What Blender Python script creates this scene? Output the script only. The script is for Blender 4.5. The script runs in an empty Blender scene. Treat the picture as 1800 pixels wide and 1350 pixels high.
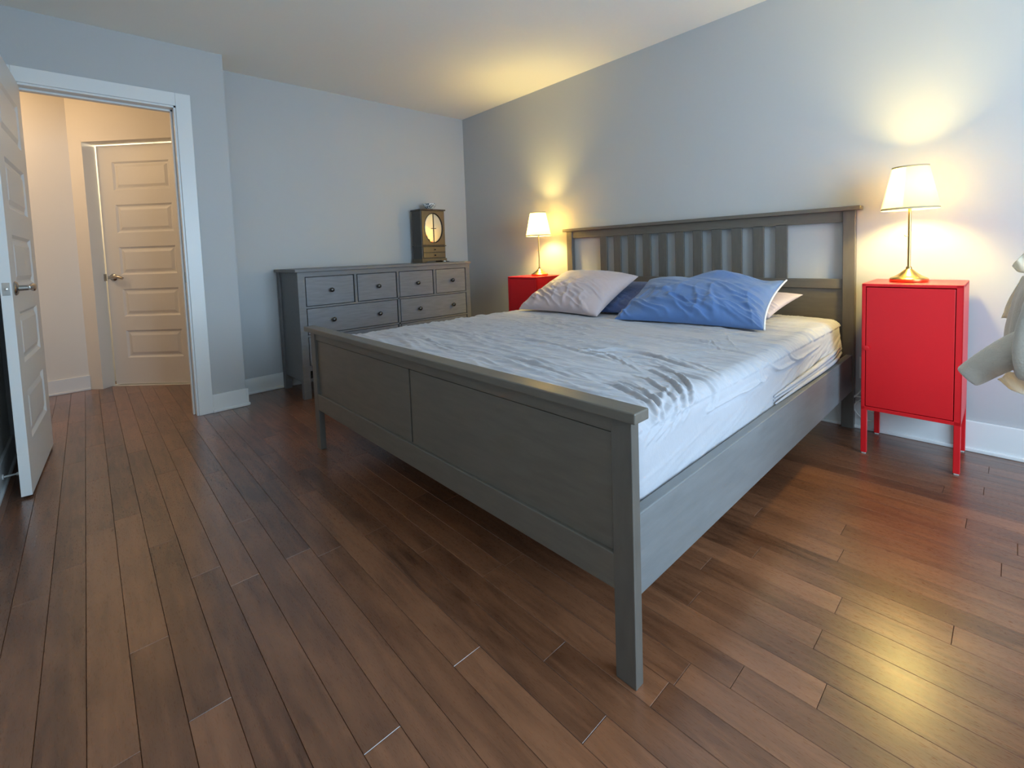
import bpy, bmesh, math, random
import numpy as np
from mathutils import Vector, Matrix

random.seed(7)
rng = np.random.RandomState(5)
SC = bpy.context.scene
COL = SC.collection

# ------------------------------------------------------------------ camera
CX, CY, CZ = 3.9282, -3.0572, 1.0137
YAW, PITCH, ROLL = 0.8373, -0.0604, -0.0365
FPX, PPX, PPY = 811.25, 882.66, 494.23
fw = Vector((-math.sin(YAW) * math.cos(PITCH), math.cos(YAW) * math.cos(PITCH), math.sin(PITCH)))
r0 = Vector((math.cos(YAW), math.sin(YAW), 0))
u0 = r0.cross(fw)
rt = math.cos(ROLL) * r0 + math.sin(ROLL) * u0
up = -math.sin(ROLL) * r0 + math.cos(ROLL) * u0
cam_d = bpy.data.cameras.new('camera')
cam = bpy.data.objects.new('camera', cam_d)
COL.objects.link(cam)
cam.matrix_world = Matrix(((rt.x, up.x, -fw.x, CX), (rt.y, up.y, -fw.y, CY), (rt.z, up.z, -fw.z, CZ), (0, 0, 0, 1)))
cam_d.sensor_fit = 'HORIZONTAL'
cam_d.sensor_width = 36
cam_d.lens = FPX / 1800 * 36
cam_d.shift_x = (900 - PPX) / 1800
cam_d.shift_y = (PPY - 675) / 1800
cam_d.clip_start = 0.02
SC.camera = cam

# ------------------------------------------------------------------ world, lights, exposure
w = bpy.data.worlds.new('world')
SC.world = w
w.use_nodes = True
bgn = w.node_tree.nodes['Background']
bgn.inputs[0].default_value = (0.62, 0.80, 1.0, 1)
bgn.inputs[1].default_value = 1.6
SC.view_settings.view_transform = 'Standard'
SC.view_settings.look = 'None'
SC.view_settings.gamma = 1
SC.view_settings.use_curve_mapping = False
SC.view_settings.exposure = 0.6


def area_light(name, loc, direction, sx, sy, power, col):
    d = bpy.data.lights.new(name, 'AREA')
    d.shape = 'RECTANGLE'
    d.size, d.size_y = sx, sy
    d.energy = power
    d.color = col
    o = bpy.data.objects.new(name, d)
    COL.objects.link(o)
    o.location = loc
    o.rotation_euler = Vector(direction).to_track_quat('-Z', 'Y').to_euler()
    return o


def point_light(name, loc, power, col, radius):
    d = bpy.data.lights.new(name, 'POINT')
    d.energy = power
    d.color = col
    d.shadow_soft_size = radius
    o = bpy.data.objects.new(name, d)
    COL.objects.link(o)
    o.location = loc
    return o


area_light('window_daylight', (5.46, -1.65, 1.30), (-1, 0, -0.05), 1.65, 1.5, 66, (0.53, 0.77, 1.0))
point_light('hall_light', (-0.72, -3.85, 2.2), 9.5, (1.0, 0.68, 0.37), 0.08)
LAMP_POWER = 26
LAMP_COL = (1.0, 0.77, 0.23)


# ------------------------------------------------------------------ materials
def mat(name, col, rough=0.5, metal=0.0, bump=0.0, bscale=200.0, var=0.0, vscale=8.0, stretch=None, sheen=0.0,
        trans=0.0, coat=0.0, spec=0.5, emit=None, estr=0.0):
    m = bpy.data.materials.new(name)
    m.use_nodes = True
    nt = m.node_tree
    b = nt.nodes['Principled BSDF']
    b.inputs['Base Color'].default_value = (*col, 1)
    b.inputs['Roughness'].default_value = rough
    b.inputs['Metallic'].default_value = metal
    b.inputs['Sheen Weight'].default_value = sheen
    b.inputs['Coat Weight'].default_value = coat
    b.inputs['Specular IOR Level'].default_value = spec
    if emit:
        b.inputs['Emission Color'].default_value = (*emit, 1)
        b.inputs['Emission Strength'].default_value = estr
    tc = nt.nodes.new('ShaderNodeTexCoord')
    mp = nt.nodes.new('ShaderNodeMapping')
    nt.links.new(tc.outputs['Object'], mp.inputs[0])
    if stretch:
        mp.inputs['Scale'].default_value = stretch
    if var > 0:
        n = nt.nodes.new('ShaderNodeTexNoise')
        n.inputs['Scale'].default_value = vscale
        n.inputs['Detail'].default_value = 6
        nt.links.new(mp.outputs[0], n.inputs['Vector'])
        mx = nt.nodes.new('ShaderNodeMixRGB')
        mx.inputs[1].default_value = (*[c * (1 - var) for c in col], 1)
        mx.inputs[2].default_value = (*[min(1, c * (1 + var)) for c in col], 1)
        nt.links.new(n.outputs['Fac'], mx.inputs[0])
        nt.links.new(mx.outputs[0], b.inputs['Base Color'])
    if bump > 0:
        n2 = nt.nodes.new('ShaderNodeTexNoise')
        n2.inputs['Scale'].default_value = bscale
        n2.inputs['Detail'].default_value = 3
        nt.links.new(mp.outputs[0], n2.inputs['Vector'])
        bp = nt.nodes.new('ShaderNodeBump')
        bp.inputs['Strength'].default_value = bump
        bp.inputs['Distance'].default_value = 0.002
        nt.links.new(n2.outputs['Fac'], bp.inputs['Height'])
        nt.links.new(bp.outputs[0], b.inputs['Normal'])
    return m


M = {}
M['wall'] = mat('wall_paint_blue_grey', (0.46, 0.46, 0.46), 0.55, bump=0.06, bscale=260, var=0.02, vscale=2)
M['hall'] = mat('hall_paint_cream', (0.74, 0.70, 0.64), 0.6, bump=0.06, bscale=260)
M['front'] = mat('front_wall_white_bounce', (0.78, 0.76, 0.72), 0.6, bump=0.05, bscale=200)  # unseen wall, made white to bounce fill light onto the footboard
M['ceil'] = mat('ceiling_paint', (0.87, 0.845, 0.785), 0.8, bump=0.1, bscale=180)
M['white'] = mat('white_trim_paint', (0.74, 0.74, 0.73), 0.35, bump=0.02, bscale=120)
M['doorp'] = mat('white_door_paint', (0.72, 0.71, 0.69), 0.42, bump=0.08, bscale=160, stretch=(1, 1, 0.1))
M['stain'] = mat('grey_stain_warm_bounce', (0.132, 0.113, 0.091), 0.38, bump=0.12, bscale=60, var=0.22, vscale=10, stretch=(1, 6, 6))  # warm bounce light on the bed fronts is put into this colour
M['stainv'] = mat('grey_stain_vertical_warm_bounce', (0.112, 0.099, 0.084), 0.38, bump=0.12, bscale=60, var=0.22, vscale=10, stretch=(6, 6, 1))  # same stain, upright grain, warm bounce light also in the colour
M['stainy'] = mat('grey_stain_long_daylit', (0.165, 0.166, 0.166), 0.42, bump=0.12, bscale=60, var=0.22, vscale=8, stretch=(6, 0.8, 6))  # same stain kept lighter and neutral, window light on the rails in the colour
M['dress'] = mat('grey_stained_drawer_front', (0.175, 0.17, 0.178), 0.42, bump=0.12, bscale=60, var=0.30, vscale=9, stretch=(6, 1, 8))
M['dressb'] = mat('grey_stained_dresser_body', (0.155, 0.148, 0.148), 0.42, bump=0.12, bscale=60, var=0.22, vscale=9, stretch=(6, 1, 6))
M['knob'] = mat('dark_pewter', (0.10, 0.095, 0.09), 0.28, metal=0.9)
M['red'] = mat('red_lacquered_steel', (0.72, 0.010, 0.016), 0.33, coat=0.0, bump=0.02, bscale=400)
M['brass'] = mat('antique_brass', (0.52, 0.36, 0.13), 0.28, metal=1.0, var=0.12, vscale=30)
M['nickel'] = mat('satin_nickel', (0.46, 0.44, 0.41), 0.25, metal=1.0)
M['sheet'] = mat('pale_grey_cotton', (0.40, 0.388, 0.412), 0.75, bump=0.25, bscale=90, sheen=0.2)
M['pink'] = mat('mauve_pink_satin', (0.52, 0.42, 0.425), 0.50, bump=0.3, bscale=40, sheen=0.3)
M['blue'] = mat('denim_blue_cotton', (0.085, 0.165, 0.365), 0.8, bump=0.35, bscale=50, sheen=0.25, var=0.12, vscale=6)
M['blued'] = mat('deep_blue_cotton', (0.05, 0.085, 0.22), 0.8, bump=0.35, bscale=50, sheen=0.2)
M['piping'] = mat('white_piping', (0.8, 0.8, 0.82), 0.7)
M['robe'] = mat('grey_fleece', (0.52, 0.475, 0.405), 0.95, bump=0.9, bscale=220, sheen=0.5, var=0.08, vscale=40)
M['shirt'] = mat('lamplit_white_cotton', (0.90, 0.84, 0.70), 0.8, bump=0.1, bscale=90)  # white cloth, the lamp's yellow light put into its colour
M['plastic'] = mat('white_plastic', (0.78, 0.77, 0.74), 0.4)
M['jbox'] = mat('walnut_stained_box', (0.05, 0.038, 0.028), 0.35, bump=0.1, bscale=60, var=0.3, vscale=10, stretch=(5, 5, 1))
M['jboxf'] = mat('oak_box_front', (0.13, 0.088, 0.045), 0.4, bump=0.1, bscale=60, var=0.25, vscale=12, stretch=(5, 5, 1))
M['mirror'] = mat('mirror_silver', (0.86, 0.84, 0.76), 0.06, metal=1.0)
M['iron'] = mat('black_iron', (0.02, 0.018, 0.016), 0.4, metal=0.5)
M['rubber'] = mat('black_rubber', (0.02, 0.02, 0.02), 0.7)
M['chairw'] = mat('beech_wood', (0.42, 0.27, 0.14), 0.45, var=0.2, vscale=9, stretch=(5, 5, 1))
M['subfloor'] = mat('dark_subfloor', (0.012, 0.008, 0.006), 0.9)


def shade_mat():
    m = bpy.data.materials.new('cream_lamp_shade_fabric')
    m.use_nodes = True
    nt = m.node_tree
    b = nt.nodes['Principled BSDF']
    b.inputs['Base Color'].default_value = (0.86, 0.80, 0.66, 1)
    b.inputs['Roughness'].default_value = 0.9
    t = nt.nodes.new('ShaderNodeBsdfTranslucent')
    t.inputs[0].default_value = (0.95, 0.87, 0.66, 1)
    mx = nt.nodes.new('ShaderNodeMixShader')
    mx.inputs[0].default_value = 0.78
    nt.links.new(b.outputs[0], mx.inputs[1])
    nt.links.new(t.outputs[0], mx.inputs[2])
    nt.links.new(mx.outputs[0], nt.nodes['Material Output'].inputs[0])
    return m


M['shade'] = shade_mat()
_nt = M['shirt'].node_tree
_t = _nt.nodes.new('ShaderNodeBsdfTranslucent'); _t.inputs[0].default_value = (0.97, 0.92, 0.80, 1)
_m = _nt.nodes.new('ShaderNodeMixShader'); _m.inputs[0].default_value = 0.62
_nt.links.new(_nt.nodes['Principled BSDF'].outputs[0], _m.inputs[1]); _nt.links.new(_t.outputs[0], _m.inputs[2])
_nt.links.new(_m.outputs[0], _nt.nodes['Material Output'].inputs[0])


def glass_mat():
    m = mat('window_glass', (1, 1, 1), 0.0)
    m.node_tree.nodes['Principled BSDF'].inputs['Transmission Weight'].default_value = 1
    return m


M['glass'] = glass_mat()
M['band'] = mat('cream_edging', (0.42, 0.35, 0.22), 0.8)


def plank_mat():
    m = bpy.data.materials.new('stained_maple_plank')
    m.use_nodes = True
    nt = m.node_tree
    b = nt.nodes['Principled BSDF']
    L = nt.links.new
    geo = nt.nodes.new('ShaderNodeNewGeometry')
    oi = nt.nodes.new('ShaderNodeObjectInfo')
    mul = nt.nodes.new('ShaderNodeVectorMath'); mul.operation = 'SCALE'
    comb = nt.nodes.new('ShaderNodeCombineXYZ')
    L(oi.outputs['Random'], comb.inputs[0]); L(oi.outputs['Random'], comb.inputs[1]); L(oi.outputs['Random'], comb.inputs[2])
    L(comb.outputs[0], mul.inputs[0]); mul.inputs['Scale'].default_value = 37.0
    add = nt.nodes.new('ShaderNodeVectorMath'); add.operation = 'ADD'
    L(geo.outputs['Position'], add.inputs[0]); L(mul.outputs[0], add.inputs[1])
    mp = nt.nodes.new('ShaderNodeMapping')
    mp.inputs['Scale'].default_value = (1.6, 14, 1)
    L(add.outputs[0], mp.inputs[0])
    n = nt.nodes.new('ShaderNodeTexNoise')
    n.inputs['Scale'].default_value = 3.2; n.inputs['Detail'].default_value = 7; n.inputs['Distortion'].default_value = 0.6
    L(mp.outputs[0], n.inputs['Vector'])
    mp2 = nt.nodes.new('ShaderNodeMapping')
    mp2.inputs['Scale'].default_value = (2.2, 5, 1)
    L(add.outputs[0], mp2.inputs[0])
    n3 = nt.nodes.new('ShaderNodeTexNoise')
    n3.inputs['Scale'].default_value = 1.6; n3.inputs['Detail'].default_value = 3
    L(mp2.outputs[0], n3.inputs['Vector'])
    cr = nt.nodes.new('ShaderNodeValToRGB')
    e = cr.color_ramp.elements
    e[0].position = 0.25; e[0].color = (0.072, 0.026, 0.012, 1)
    e[1].position = 0.75; e[1].color = (0.30, 0.122, 0.057, 1)
    mixv = nt.nodes.new('ShaderNodeMath'); mixv.operation = 'MULTIPLY_ADD'
    L(n.outputs['Fac'], mixv.inputs[0]); mixv.inputs[1].default_value = 0.5
    t3 = nt.nodes.new('ShaderNodeMath'); t3.operation = 'MULTIPLY_ADD'
    L(n3.outputs['Fac'], t3.inputs[0]); t3.inputs[1].default_value = 0.40; t3.inputs[2].default_value = -0.08
    rr = nt.nodes.new('ShaderNodeMath'); rr.operation = 'MULTIPLY_ADD'
    L(oi.outputs['Random'], rr.inputs[0]); rr.inputs[1].default_value = 0.22; rr.inputs[2].default_value = 0.0
    s = nt.nodes.new('ShaderNodeMath'); s.operation = 'ADD'
    L(t3.outputs[0], s.inputs[0]); L(rr.outputs[0], s.inputs[1])
    L(s.outputs[0], mixv.inputs[2])
    L(mixv.outputs[0], cr.inputs[0])
    L(cr.outputs[0], b.inputs['Base Color'])
    b.inputs['Coat Weight'].default_value = 0.6
    b.inputs['Coat Roughness'].default_value = 0.27
    b.inputs['Specular IOR Level'].default_value = 0.5
    n2 = nt.nodes.new('ShaderNodeTexNoise')
    n2.inputs['Scale'].default_value = 40; n2.inputs['Detail'].default_value = 3
    L(mp.outputs[0], n2.inputs['Vector'])
    rm = nt.nodes.new('ShaderNodeMath'); rm.operation = 'MULTIPLY_ADD'
    L(n2.outputs['Fac'], rm.inputs[0]); rm.inputs[1].default_value = 0.14; rm.inputs[2].default_value = 0.22
    L(rm.outputs[0], b.inputs['Roughness'])
    bp = nt.nodes.new('ShaderNodeBump'); bp.inputs['Strength'].default_value = 0.10; bp.inputs['Distance'].default_value = 0.002
    L(n.outputs['Fac'], bp.inputs['Height']); L(bp.outputs[0], b.inputs['Normal'])
    return m


M['plank'] = plank_mat()


# ------------------------------------------------------------------ mesh helpers
def rootloc(p):
    v = Vector((0, 0, 0))
    while p is not None:
        v += p.location
        p = p.parent
    return v


def obj(name, bm, mats, parent=None, smooth=False, origin=None):
    if not isinstance(mats, (list, tuple)):
        mats = [mats]
    base = rootloc(parent)
    loc = Vector((0, 0, 0)) if origin is None else Vector(origin) - base
    off = base + loc
    for v in bm.verts:
        v.co -= off
    me = bpy.data.meshes.new(name)
    bm.normal_update()
    bm.to_mesh(me)
    bm.free()
    for m in mats:
        me.materials.append(m)
    if smooth:
        for p in me.polygons:
            p.use_smooth = True
        if smooth != True:
            try:
                me.set_sharp_from_angle(angle=math.radians(smooth))
            except Exception:
                pass
    o = bpy.data.objects.new(name, me)
    COL.objects.link(o)
    o.parent = parent
    o.location = loc
    return o


def thing(name, label, cat, loc=(0, 0, 0), group=None):
    o = bpy.data.objects.new(name, None)
    o.empty_display_size = 0.1
    COL.objects.link(o)
    o.location = loc
    tag(o, label, cat, group)
    return o


def tag(o, label, cat, group=None):
    o['label'] = label
    o['category'] = cat
    if group:
        o['group'] = group
    return o


def struct(o):
    o['kind'] = 'structure'
    return o


def B():
    return bmesh.new()


def box(bm, x0, x1, y0, y1, z0, z1, bev=0.0, mi=0, seg=2, tf=None):
    t = bmesh.new()
    vs = [t.verts.new((x, y, z)) for x in (x0, x1) for y in (y0, y1) for z in (z0, z1)]
    for f in ((0, 1, 3, 2), (4, 6, 7, 5), (0, 4, 5, 1), (2, 3, 7, 6), (0, 2, 6, 4), (1, 5, 7, 3)):
        t.faces.new([vs[i] for i in f])
    bmesh.ops.recalc_face_normals(t, faces=t.faces)
    if bev > 0:
        bmesh.ops.bevel(t, geom=list(t.edges), offset=bev, segments=seg, affect='EDGES', profile=0.5)
    for f in t.faces:
        f.material_index = mi
    if tf is not None:
        bmesh.ops.transform(t, matrix=tf, verts=t.verts)
    merge(bm, t)
    return bm


def merge(bm, t):
    mp = {}
    for v in t.verts:
        mp[v] = bm.verts.new(v.co)
    for f in t.faces:
        try:
            g = bm.faces.new([mp[v] for v in f.verts])
            g.material_index = f.material_index
            g.smooth = f.smooth
        except ValueError:
            pass
    t.free()


def lathe(bm, prof, c, seg=32, axis='z', cap=True, mi=0):
    rings = []
    for r, h in prof:
        ring = []
        for i in range(seg):
            a = 2 * math.pi * i / seg
            p = (r * math.cos(a), r * math.sin(a), h)
            if axis == 'x':
                p = (h, p[0], p[1])
            elif axis == 'y':
                p = (p[0], h, p[1])
            ring.append(bm.verts.new((c[0] + p[0], c[1] + p[1], c[2] + p[2])))
        rings.append(ring)
    fs = []
    for a, b in zip(rings, rings[1:]):
        for i in range(seg):
            j = (i + 1) % seg
            fs.append(bm.faces.new((a[i], a[j], b[j], b[i])))
    if cap:
        fs.append(bm.faces.new(rings[0]))
        fs.append(bm.faces.new(rings[-1]))
    for f in fs:
        f.material_index = mi
    bmesh.ops.recalc_face_normals(bm, faces=fs)
    return bm


def tube(bm, pts, rad, seg=10, flat=None):
    pts = [Vector(p) for p in pts]
    n = len(pts)
    rads = rad if isinstance(rad, (list, tuple)) else [rad] * n
    rings = []
    prevn = None
    for i, p in enumerate(pts):
        t = (pts[min(i + 1, n - 1)] - pts[max(i - 1, 0)]).normalized()
        a = Vector((0, 0, 1)) if prevn is None else prevn
        if abs(a.dot(t)) > 0.95:
            a = Vector((1, 0, 0))
        nn = (a - t * a.dot(t)).normalized()
        bb = t.cross(nn)
        prevn = nn
        k = flat if flat else 1
        rings.append([bm.verts.new(p + nn * rads[i] * k * math.cos(2 * math.pi * j / seg) + bb * rads[i] * math.sin(2 * math.pi * j / seg)) for j in range(seg)])
    fs = []
    for a, b in zip(rings, rings[1:]):
        for i in range(seg):
            j = (i + 1) % seg
            fs.append(bm.faces.new((a[i], a[j], b[j], b[i])))
    fs.append(bm.faces.new(rings[0])); fs.append(bm.faces.new(rings[-1]))
    bmesh.ops.recalc_face_normals(bm, faces=fs)
    return bm


def spline(pts, n=8):
    pts = [Vector(p) for p in pts]
    out = []
    for i in range(len(pts) - 1):
        p0 = pts[max(i - 1, 0)]; p1 = pts[i]; p2 = pts[i + 1]; p3 = pts[min(i + 2, len(pts) - 1)]
        for k in range(n):
            t = k / n
            out.append(0.5 * ((2 * p1) + (-p0 + p2) * t + (2 * p0 - 5 * p1 + 4 * p2 - p3) * t * t + (-p0 + 3 * p1 - 3 * p2 + p3) * t ** 3))
    out.append(pts[-1])
    return out


def dup(root, loc, label, group=None):
    r = root.copy(); COL.objects.link(r); r.location = loc
    r['label'] = label
    for ch in list(root.children):
        c = ch.copy(); COL.objects.link(c); c.parent = r
        for g in list(ch.children):
            d = g.copy(); COL.objects.link(d); d.parent = c
    return r


def grid_mesh(bm, P, closed_u=False, mi=0):
    nu, nv = P.shape[:2]
    vs = [[bm.verts.new(P[i, j]) for j in range(nv)] for i in range(nu)]
    for i in range(nu - (0 if closed_u else 1)):
        a, b = vs[i], vs[(i + 1) % nu]
        for j in range(nv - 1):
            f = bm.faces.new((a[j], b[j], b[j + 1], a[j + 1]))
            f.material_index = mi
    return vs


def grid_obj(name, P, m, parent=None, origin=(0, 0, 0)):
    """fast smooth grid (numpy) -> object"""
    nu, nv = P.shape[:2]
    base = rootloc(parent)
    off = np.array(base)
    me = bpy.data.meshes.new(name)
    idx = np.arange(nu * nv).reshape(nu, nv)
    F = np.stack([idx[:-1, :-1], idx[1:, :-1], idx[1:, 1:], idx[:-1, 1:]], -1).reshape(-1, 4)
    me.vertices.add(nu * nv)
    me.vertices.foreach_set('co', (P.reshape(-1, 3) - off).astype(np.float32).ravel())
    me.loops.add(F.size)
    me.loops.foreach_set('vertex_index', F.ravel().astype(np.int32))
    me.polygons.add(len(F))
    me.polygons.foreach_set('loop_start', (np.arange(len(F)) * 4).astype(np.int32))
    me.polygons.foreach_set('use_smooth', np.ones(len(F), bool))
    me.update(calc_edges=True)
    me.validate()
    me.materials.append(m)
    o = bpy.data.objects.new(name, me)
    COL.objects.link(o)
    o.parent = parent
    return o


_LAT = rng.rand(64, 64)


def vnoise(x, y):
    xi = np.floor(x).astype(int); yi = np.floor(y).astype(int)
    fx = x - xi; fy = y - yi
    fx = fx * fx * (3 - 2 * fx); fy = fy * fy * (3 - 2 * fy)
    g = lambda a, b: _LAT[a % 64, b % 64]
    return (g(xi, yi) * (1 - fx) + g(xi + 1, yi) * fx) * (1 - fy) + (g(xi, yi + 1) * (1 - fx) + g(xi + 1, yi + 1) * fx) * fy


def fbm(x, y, o=4):
    s = 0; a = 0.5
    for k in range(o):
        s = s + a * vnoise(x * 2 ** k + 17.3 * k, y * 2 ** k + 5.1 * k); a *= 0.5
    return s


# ------------------------------------------------------------------ room
H = 2.432
BX, BE = 0.2814, -2.267
XR, YB = 5.5, -3.42
OY0, OY1, OZ = -3.290, -2.548, 2.042       # bedroom door opening
HXL = -1.24

# floor: sub floor slab, with the planks that show as parts
bm = B(); box(bm, -2.3, XR + .1, -4.4, 0.1, -0.10, -0.013)
floor = struct(obj('floor', bm, M['subfloor']))
PW = 0.0843
PLM = {}


def plank_mesh(L):
    q = round(L / 0.02)
    if q not in PLM:
        L = q * 0.02
        a, b, c = L / 2 - 0.0004, PW / 2 - 0.0004, 0.0008
        vs = []
        for (ax, by, z) in ((a, b, -0.013), (a, b, -0.0010), (a - c, b - c, 0.0)):
            vs += [(-ax, -by, z), (ax, -by, z), (ax, by, z), (-ax, by, z)]
        fs = []
        for k in (0, 4):
            for i in range(4):
                j = (i + 1) % 4
                fs.append((k + i, k + j, k + 4 + j, k + 4 + i))
        fs.append((8, 9, 10, 11))
        me = bpy.data.meshes.new('plank')
        me.from_pydata(vs, [], fs)
        me.materials.append(M['plank'])
        PLM[q] = me
    return PLM[q], q * 0.02


SEED = {(-1.352): [3.574], (-1.521 + PW): [], (-1.521): [3.382, 3.844], (-1.521 - 2 * PW): [3.29], (-1.521 - 4 * PW): [3.332],
        (-1.521 - 3 * PW): [3.613], (-1.521 - PW): [3.621], (-1.521 - 5 * PW): [3.661], (-1.521 + 2 * PW): [3.574, 3.295], (-1.521 - 10 * PW): [3.354]}
SEEDK = {0: [3.382, 3.844], -2: [3.29], -4: [3.332], -3: [3.613], -1: [3.621], -5: [3.661], 2: [3.574], 3: [3.30], -10: [3.354]}
rest = B()
prng = random.Random(11)
nplank = 0
for k in range(-34, 18):
    yc = -1.521 + (k + 0.5) * PW
    if yc > 0.06:
        continue
    xa = -1.3 if yc < -2.3 else -0.05
    xb = XR + 0.02
    cuts = sorted(SEEDK.get(k, []))
    if not cuts:
        cuts = [prng.uniform(2.0, 3.2)]
    L = cuts[0]
    xs = list(cuts)
    while xs[0] > xa:
        xs.insert(0, round(xs[0] - prng.choice([0.58, 0.72, 0.86, 1.0, 1.14, 1.24, 1.24]), 4))
    while xs[-1] < xb:
        xs.append(round(xs[-1] + prng.choice([0.58, 0.72, 0.86, 1.0, 1.14, 1.24, 1.24]), 4))
    for a, b in zip(xs, xs[1:]):
        a2, b2 = max(a, xa - .1), min(b, xb + .1)
        if b2 - a2 < 0.06:
            continue
        if yc < -3.45 or a2 > 4.35 or nplank >= 298:
            box(rest, a2 + .0004, b2 - .0004, yc - PW / 2 + .0004, yc + PW / 2 - .0004, -0.013, 0)
            continue
        Lq = b2 - a2
        me, lq = plank_mesh(Lq)
        o = bpy.data.objects.new('plank', me)
        COL.objects.link(o)
        o.parent = floor
        o.location = ((a2 + b2) / 2, yc, 0)
        o.scale = (Lq / lq, 1, 1)
        nplank += 1
ro = obj('plank', rest, M['plank'], floor)
ro['kind'] = 'stuff'

# ceiling (room and hall)
bm = B(); box(bm, -0.1, XR + .1, YB - .1, 0.1, H, H + .1); box(bm, -1.4, 0.16, -4.4, -2.25, 2.40, 2.55)
struct(obj('ceiling', bm, M['ceil']))

# walls
bm = B(); box(bm, -0.12, XR + .12, 0, 0.12, -0.05, H + .05)
struct(obj('wall_back', bm, M['wall']))
bm = B(); box(bm, -0.12, 0, BE - .05, 0.0, -0.05, H + .05)
struct(obj('wall_left', bm, M['wall']))
bm = B()
box(bm, 0.16, BX, OY1, BE, -0.05, H + .05, mi=0)
box(bm, 0.16, BX, OY0, OY1, OZ, H + .05, mi=0)
box(bm, 0.16, BX, -4.4, OY0, -0.05, H + .05, mi=0)
box(bm, -0.12, 0.16, -2.40, BE, -0.05, H + .05, mi=0)
for f in bm.faces:
    if f.calc_center_median().x < 0.161 and f.calc_center_median().y < -2.3:
        f.material_index = 1
struct(obj('wall_entry', bm, [M['wall'], M['hall']]))
bm = B(); box(bm, BX, XR + .12, YB - .12, YB, -0.05, H + .05)
struct(obj('wall_front', bm, M['front']))
WY0, WY1, WZ0, WZ1 = -2.55, -0.75, 0.55, 2.15
bm = B()
box(bm, XR, XR + .12, YB, WY0, -0.05, H + .05); box(bm, XR, XR + .12, WY1, 0, -0.05, H + .05)
box(bm, XR, XR + .12, WY0, WY1, -0.05, WZ0); box(bm, XR, XR + .12, WY0, WY1, WZ1, H + .05)
struct(obj('wall_right', bm, M['wall']))
# window
bm = B()
for (a, b, c, d) in ((WY0, WY0 + .06, WZ0, WZ1), (WY1 - .06, WY1, WZ0, WZ1), (WY0, WY1, WZ0, WZ0 + .06), (WY0, WY1, WZ1 - .06, WZ1), (-1.68, -1.62, WZ0, WZ1)):
    box(bm, XR + .05, XR + .10, a, b, c, d, 0.004)
win = struct(obj('window_1', bm, M['white']))
bm = B(); box(bm, XR + .070, XR + .076, WY0 + .05, WY1 - .05, WZ0 + .05, WZ1 - .05)
obj('pane', bm, M['glass'], win)

# hall
E45 = Matrix.Translation((HXL, -3.09, 0)) @ Matrix.Rotation(math.radians(45), 4, 'Z')   # local x along wall, -y towards the hall
S0, S1, HZ = 0.103, 0.892, 2.05
bm = B(); box(bm, HXL - .12, HXL, -4.4, -3.09, -0.05, 2.5)
struct(obj('wall_hall_left', bm, M['hall']))
bm = B(); box(bm, HXL, 0.16, -4.5, -4.38, -0.05, 2.5)
struct(obj('wall_hall_front', bm, M['hall']))
bm = B()
box(bm, -.06, S0, 0, .118, -.05, 2.5, tf=E45); box(bm, S1, .98, 0, .19, -.05, 2.5, tf=E45); box(bm, S0, S1, 0, .118, HZ, 2.5, tf=E45)
struct(obj('wall_hall_diagonal', bm, M['hall']))
bm = B(); box(bm, -.60, 0.16, -2.433, -2.38, -.05, 2.5)
struct(obj('wall_hall_right', bm, M['hall']))
# bright little room behind the hall door
bm = B()
box(bm, -.1, 1.1, .95, 1.0, -.05, 2.4, tf=E45); box(bm, -.1, -.05, .15, 1.0, -.05, 2.4, tf=E45); box(bm, 1.05, 1.1, .15, 1.0, -.05, 2.4, tf=E45)
box(bm, -.1, 1.1, .14, 1.0, 2.35, 2.4, tf=E45)
struct(obj('wall_beyond', bm, M['hall']))
bm = B(); box(bm, S0, S1, .085, 1.0, -.02, .004, tf=E45)
struct(obj('trim_5', bm, M['white']))
lp = E45 @ Vector((.5, .55, 2.1))
point_light('far_room_light', lp, 12, (1.0, 0.85, 0.58), 0.08)


def baseboard(name, pts, h=0.122, t=0.014, shoe=True):
    """pts: list of straight runs ((x0,y0),(x1,y1), (nx,ny)) - n points into the room"""
    bm = B()
    for (a, b, n) in pts:
        a = Vector((*a, 0)); b = Vector((*b, 0)); n = Vector((*n, 0))
        L = (b - a).length
        d = (b - a).normalized()
        tf = Matrix.Translation(a) @ Matrix((((d.x), n.x, 0, 0), (d.y, n.y, 0, 0), (0, 0, 1, 0), (0, 0, 0, 1)))
        box(bm, 0, L, 0.0, t, 0, h, 0.003, tf=tf)
        if shoe:
            box(bm, 0, L + .0, t - .002, t + .010, 0, .018, 0.004, tf=tf)
    bmesh.ops.recalc_face_normals(bm, faces=bm.faces)
    return struct(obj(name, bm, M['white']))


baseboard('baseboard_back', [((0.015, 0), (XR, 0), (0, -1))], h=0.145)
baseboard('baseboard_left', [((0, BE + .0), (0, -0.015), (1, 0))])
baseboard('baseboard_entry', [((BX, OY1 + .075), (BX, BE + .016), (1, 0)), ((0.0, BE), (BX + .016, BE), (0, 1))])
baseboard('baseboard_front', [((BX, YB), (XR, YB), (0, 1))])
baseboard('baseboard_right', [((XR, YB), (XR, 0), (-1, 0))])
baseboard('baseboard_hall', [((HXL, -4.38), (HXL, -3.085), (1, 0)), ((-.56, -2.433), (0.15, -2.433), (0, -1))])

# casings (trim) of the bedroom door
def casing(name, zt):
    bm = B()
    cw = 0.077
    for x0, x1 in ((BX, BX + .016), (0.144, 0.16)):
        box(bm, x0, x1, OY1 - .006, OY1 + cw, 0, zt + cw, 0.003)
        box(bm, x0, x1, OY0 - cw, OY0 + .006, 0, zt + cw, 0.003)
        box(bm, x0, x1, OY0 + .006, OY1 - .006, zt - .006, zt + cw, 0.003)
    return struct(obj(name, bm, M['white']))


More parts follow.
